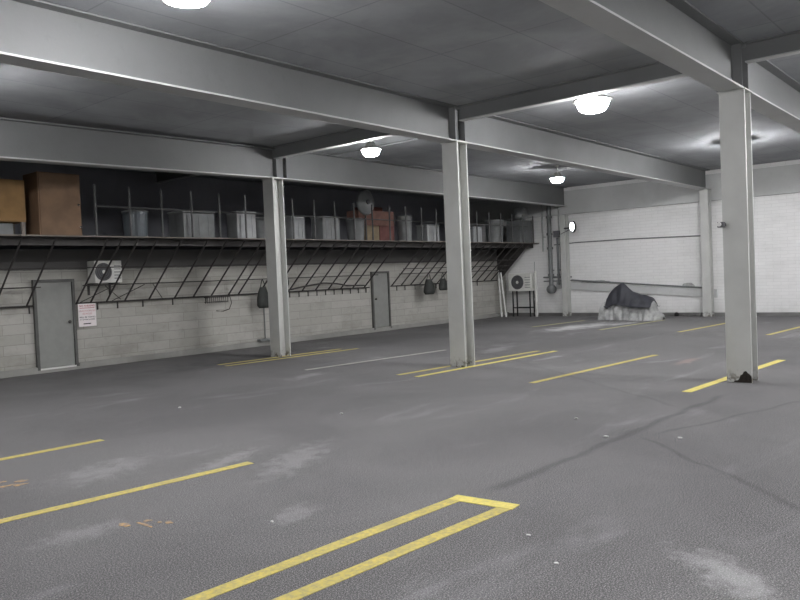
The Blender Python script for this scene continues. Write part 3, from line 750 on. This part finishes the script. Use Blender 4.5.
# wall lamp
t = thing('wall_lamp', 'lit oval wall lamp with dark rim on the back column', 'lamp', (XB - .5, 12.06, 3.1))
c = (XB - .5, 11.98, 3.08)
def oval(bm, x0, x1, r1, r2, n=26):
    a = [bm.verts.new((x0, c[1] + r1 * math.cos(2 * math.pi * k / n), c[2] + r2 * math.sin(2 * math.pi * k / n))) for k in range(n)]
    b = [bm.verts.new((x1, c[1] + r1 * .9 * math.cos(2 * math.pi * k / n), c[2] + r2 * .9 * math.sin(2 * math.pi * k / n))) for k in range(n)]
    for k in range(n): bm.faces.new((a[k], a[(k + 1) % n], b[(k + 1) % n], b[k]))
    bm.faces.new(a[::-1]); bm.faces.new(b)
bm = bmesh.new(); oval(bm, XB - .42, XB - .50, .11, .2); link_mesh('lamp_housing', bm, 'black', t)
bm = bmesh.new(); oval(bm, XB - .501, XB - .54, .075, .15); link_mesh('lamp_lens', bm, 'walllamp', t)
link_mesh('lamp_mount', T([(XB - .43, 12.06, 3.05), (XB - .425, 12.33, 3.05)], .025, 8), 'black', t)

# debris on ledge
def lump(name, x, y, z, sx, sy, sz, mat, label, cat, seed=0, grp=None):
    bm = bmesh.new(); bmesh.ops.create_icosphere(bm, subdivisions=3, radius=1, matrix=Matrix.Diagonal((sx, sy, sz, 1)))
    for v in bm.verts:
        v.co *= 1 + .3 * noise.noise(v.co * 9 + Vector((seed, 0, 0))); v.co.z = max(v.co.z, -sz * .6)
        v.co += Vector((x, y, z + sz * .6))
    return tag(link_mesh(name, bm, mat, None, True), label, cat, grp)
lump('rubble', 23.962, 11.45, 1.125, .03, .5, .06, 'tarp', 'low strip of rubble on the ledge, upper left of the motorcycle', 'rubble', 1)
lump('rubble', 23.962, 8.28, .9, .03, .2, .09, 'tarp', 'small heap of rubble on the ledge beside the right back column', 'rubble', 5)
lump('small_stone', 23.75, 8.6, .0, .06, .07, .08, 'rubber', 'dark round stone at the foot of the back wall right of the motorcycle', 'stone', 3)
for k, y in enumerate((8.32, 8.12, 7.94)): lump('small_stone', 23.78, y, 0, .06, .09, .05, 'dirtycurb', ['grey lump of debris nearest the dark stone', 'middle grey lump of debris at the wall foot', 'grey lump of debris beside the right back column'][k], 'stone', k + 7, 'lumps of debris along the back wall')

# ------------------------------------------------------------ covered motorcycle
def interp(tab, u):
    if u <= tab[0][0]: return tab[0][1]
    for (a, va), (b, vb) in zip(tab, tab[1:]):
        if u <= b: return va + (vb - va) * (u - a) / (b - a)
    return tab[-1][1]
TOP = [(8.40, .08), (8.46, .22), (8.62, .30), (8.67, .56), (8.75, .63), (9.05, .70), (9.30, .79), (9.52, .98), (9.61, 1.07), (9.74, 1.03), (9.90, .92), (9.98, .84), (10.06, .74), (10.13, .60), (10.26, .54), (10.36, .42), (10.44, .12)]
HEM = [(8.55, .36), (8.65, .39), (9.18, .40), (9.49, .44), (9.71, .50), (9.91, .44), (10.05, .34), (10.2, .5), (10.24, .55)]
MX = 22.1
def skin(off, hem, y0, y1, mat, name, parent, NY=60, NA=30):
    bm = bmesh.new(); rows = []
    for i in range(NY + 1):
        y = y0 + (y1 - y0) * i / NY; top = interp(TOP, y) + off
        w = .30 + .08 * math.sin((y - 8.4) * 3) + (.03 if not hem else 0)
        endf = min(1, (y - 8.38) / .12, (10.46 - y) / .12); w *= max(.25, endf) ** .5
        zl = .0 if not hem else interp(HEM, y)
        row = []
        for k in range(NA + 1):
            a = math.pi * k / NA; cx = math.cos(a); s = math.sin(a)
            # squarish tent cross-section: wide at the bottom, rounded on top
            z = top * (s ** .62)
            x = w * (abs(cx) ** .8) * (1 if cx > 0 else -1) * (1.15 - .55 * min(1, z / max(.3, top)))
            if hem: z = max(z, 0)
            fold = .09 * noise.noise((y * 6, z * 3, 3 + (cx > 0) * 5)) + (.05 if not hem else .02) * noise.noise((y * 17, z * 5, 9))
            sc = 1 + (fold / max(.15, w)) * (1.6 if not hem else .5)
            x *= sc * (1 + off * 3.2)
            row.append([x, y, z])
        if hem:
            # keep only the part above the hem
            keep = [p for p in row]
            for p in keep:
                if p[2] < zl: 
                    p[2] = zl - .0
        rows.append([bm.verts.new((MX + p[0], p[1] + .012 * noise.noise((p[0] * 8, p[2] * 8, p[1] * 3)), max(.004, p[2] + .02 * noise.noise((p[0] * 6, y * 6, 4)) * (p[2] > .08)))) for p in row])
    for i in range(NY):
        for k in range(NA): 
            try: bm.faces.new((rows[i][k], rows[i + 1][k], rows[i + 1][k + 1], rows[i][k + 1]))
            except Exception: pass
    bmesh.ops.remove_doubles(bm, verts=bm.verts, dist=.0008)
    o = link_mesh(name, bm, mat, parent, True)
    return o
t = thing('covered_motorcycle', 'motorcycle under a grey and dark navy cover in front of the back wall', 'motorcycle', (MX, 9.4, 0))
skin(0, False, 8.40, 10.44, 'tarp', 'grey_cover', t)
skin(.07, True, 8.66, 10.14, 'darktarp', 'dark_cover', t)
for y in (8.9, 9.98):
    link_mesh('wheel', Lt([(.14, -.05), (.22, -.05), (.24, -.03), (.24, .03), (.22, .05), (.14, .05), (.14, -.05)], (MX, y, .24), 24, 'X'), 'rubber', t, True)

# camera box on the near column
t = thing('security_camera', 'small box camera fixed high on the face of the big near column', 'camera', (XC - .15, 3.12, 2.12))
link_mesh('camera_bracket', B(XC - .185, XC - .151, 3.11, 3.14, 2.10, 2.14), 'darksteel', t)
link_mesh('camera_body', B(XC - .27, XC - .186, 3.11, 3.19, 2.085, 2.155), 'grille', t)
link_mesh('camera_lens', Lt([(0, -.014), (.025, -.014), (.03, 0), (0, 0)], (XC - .2705, 3.165, 2.125), 12, 'X'), 'white', t)
bpy.context.view_layer.update()
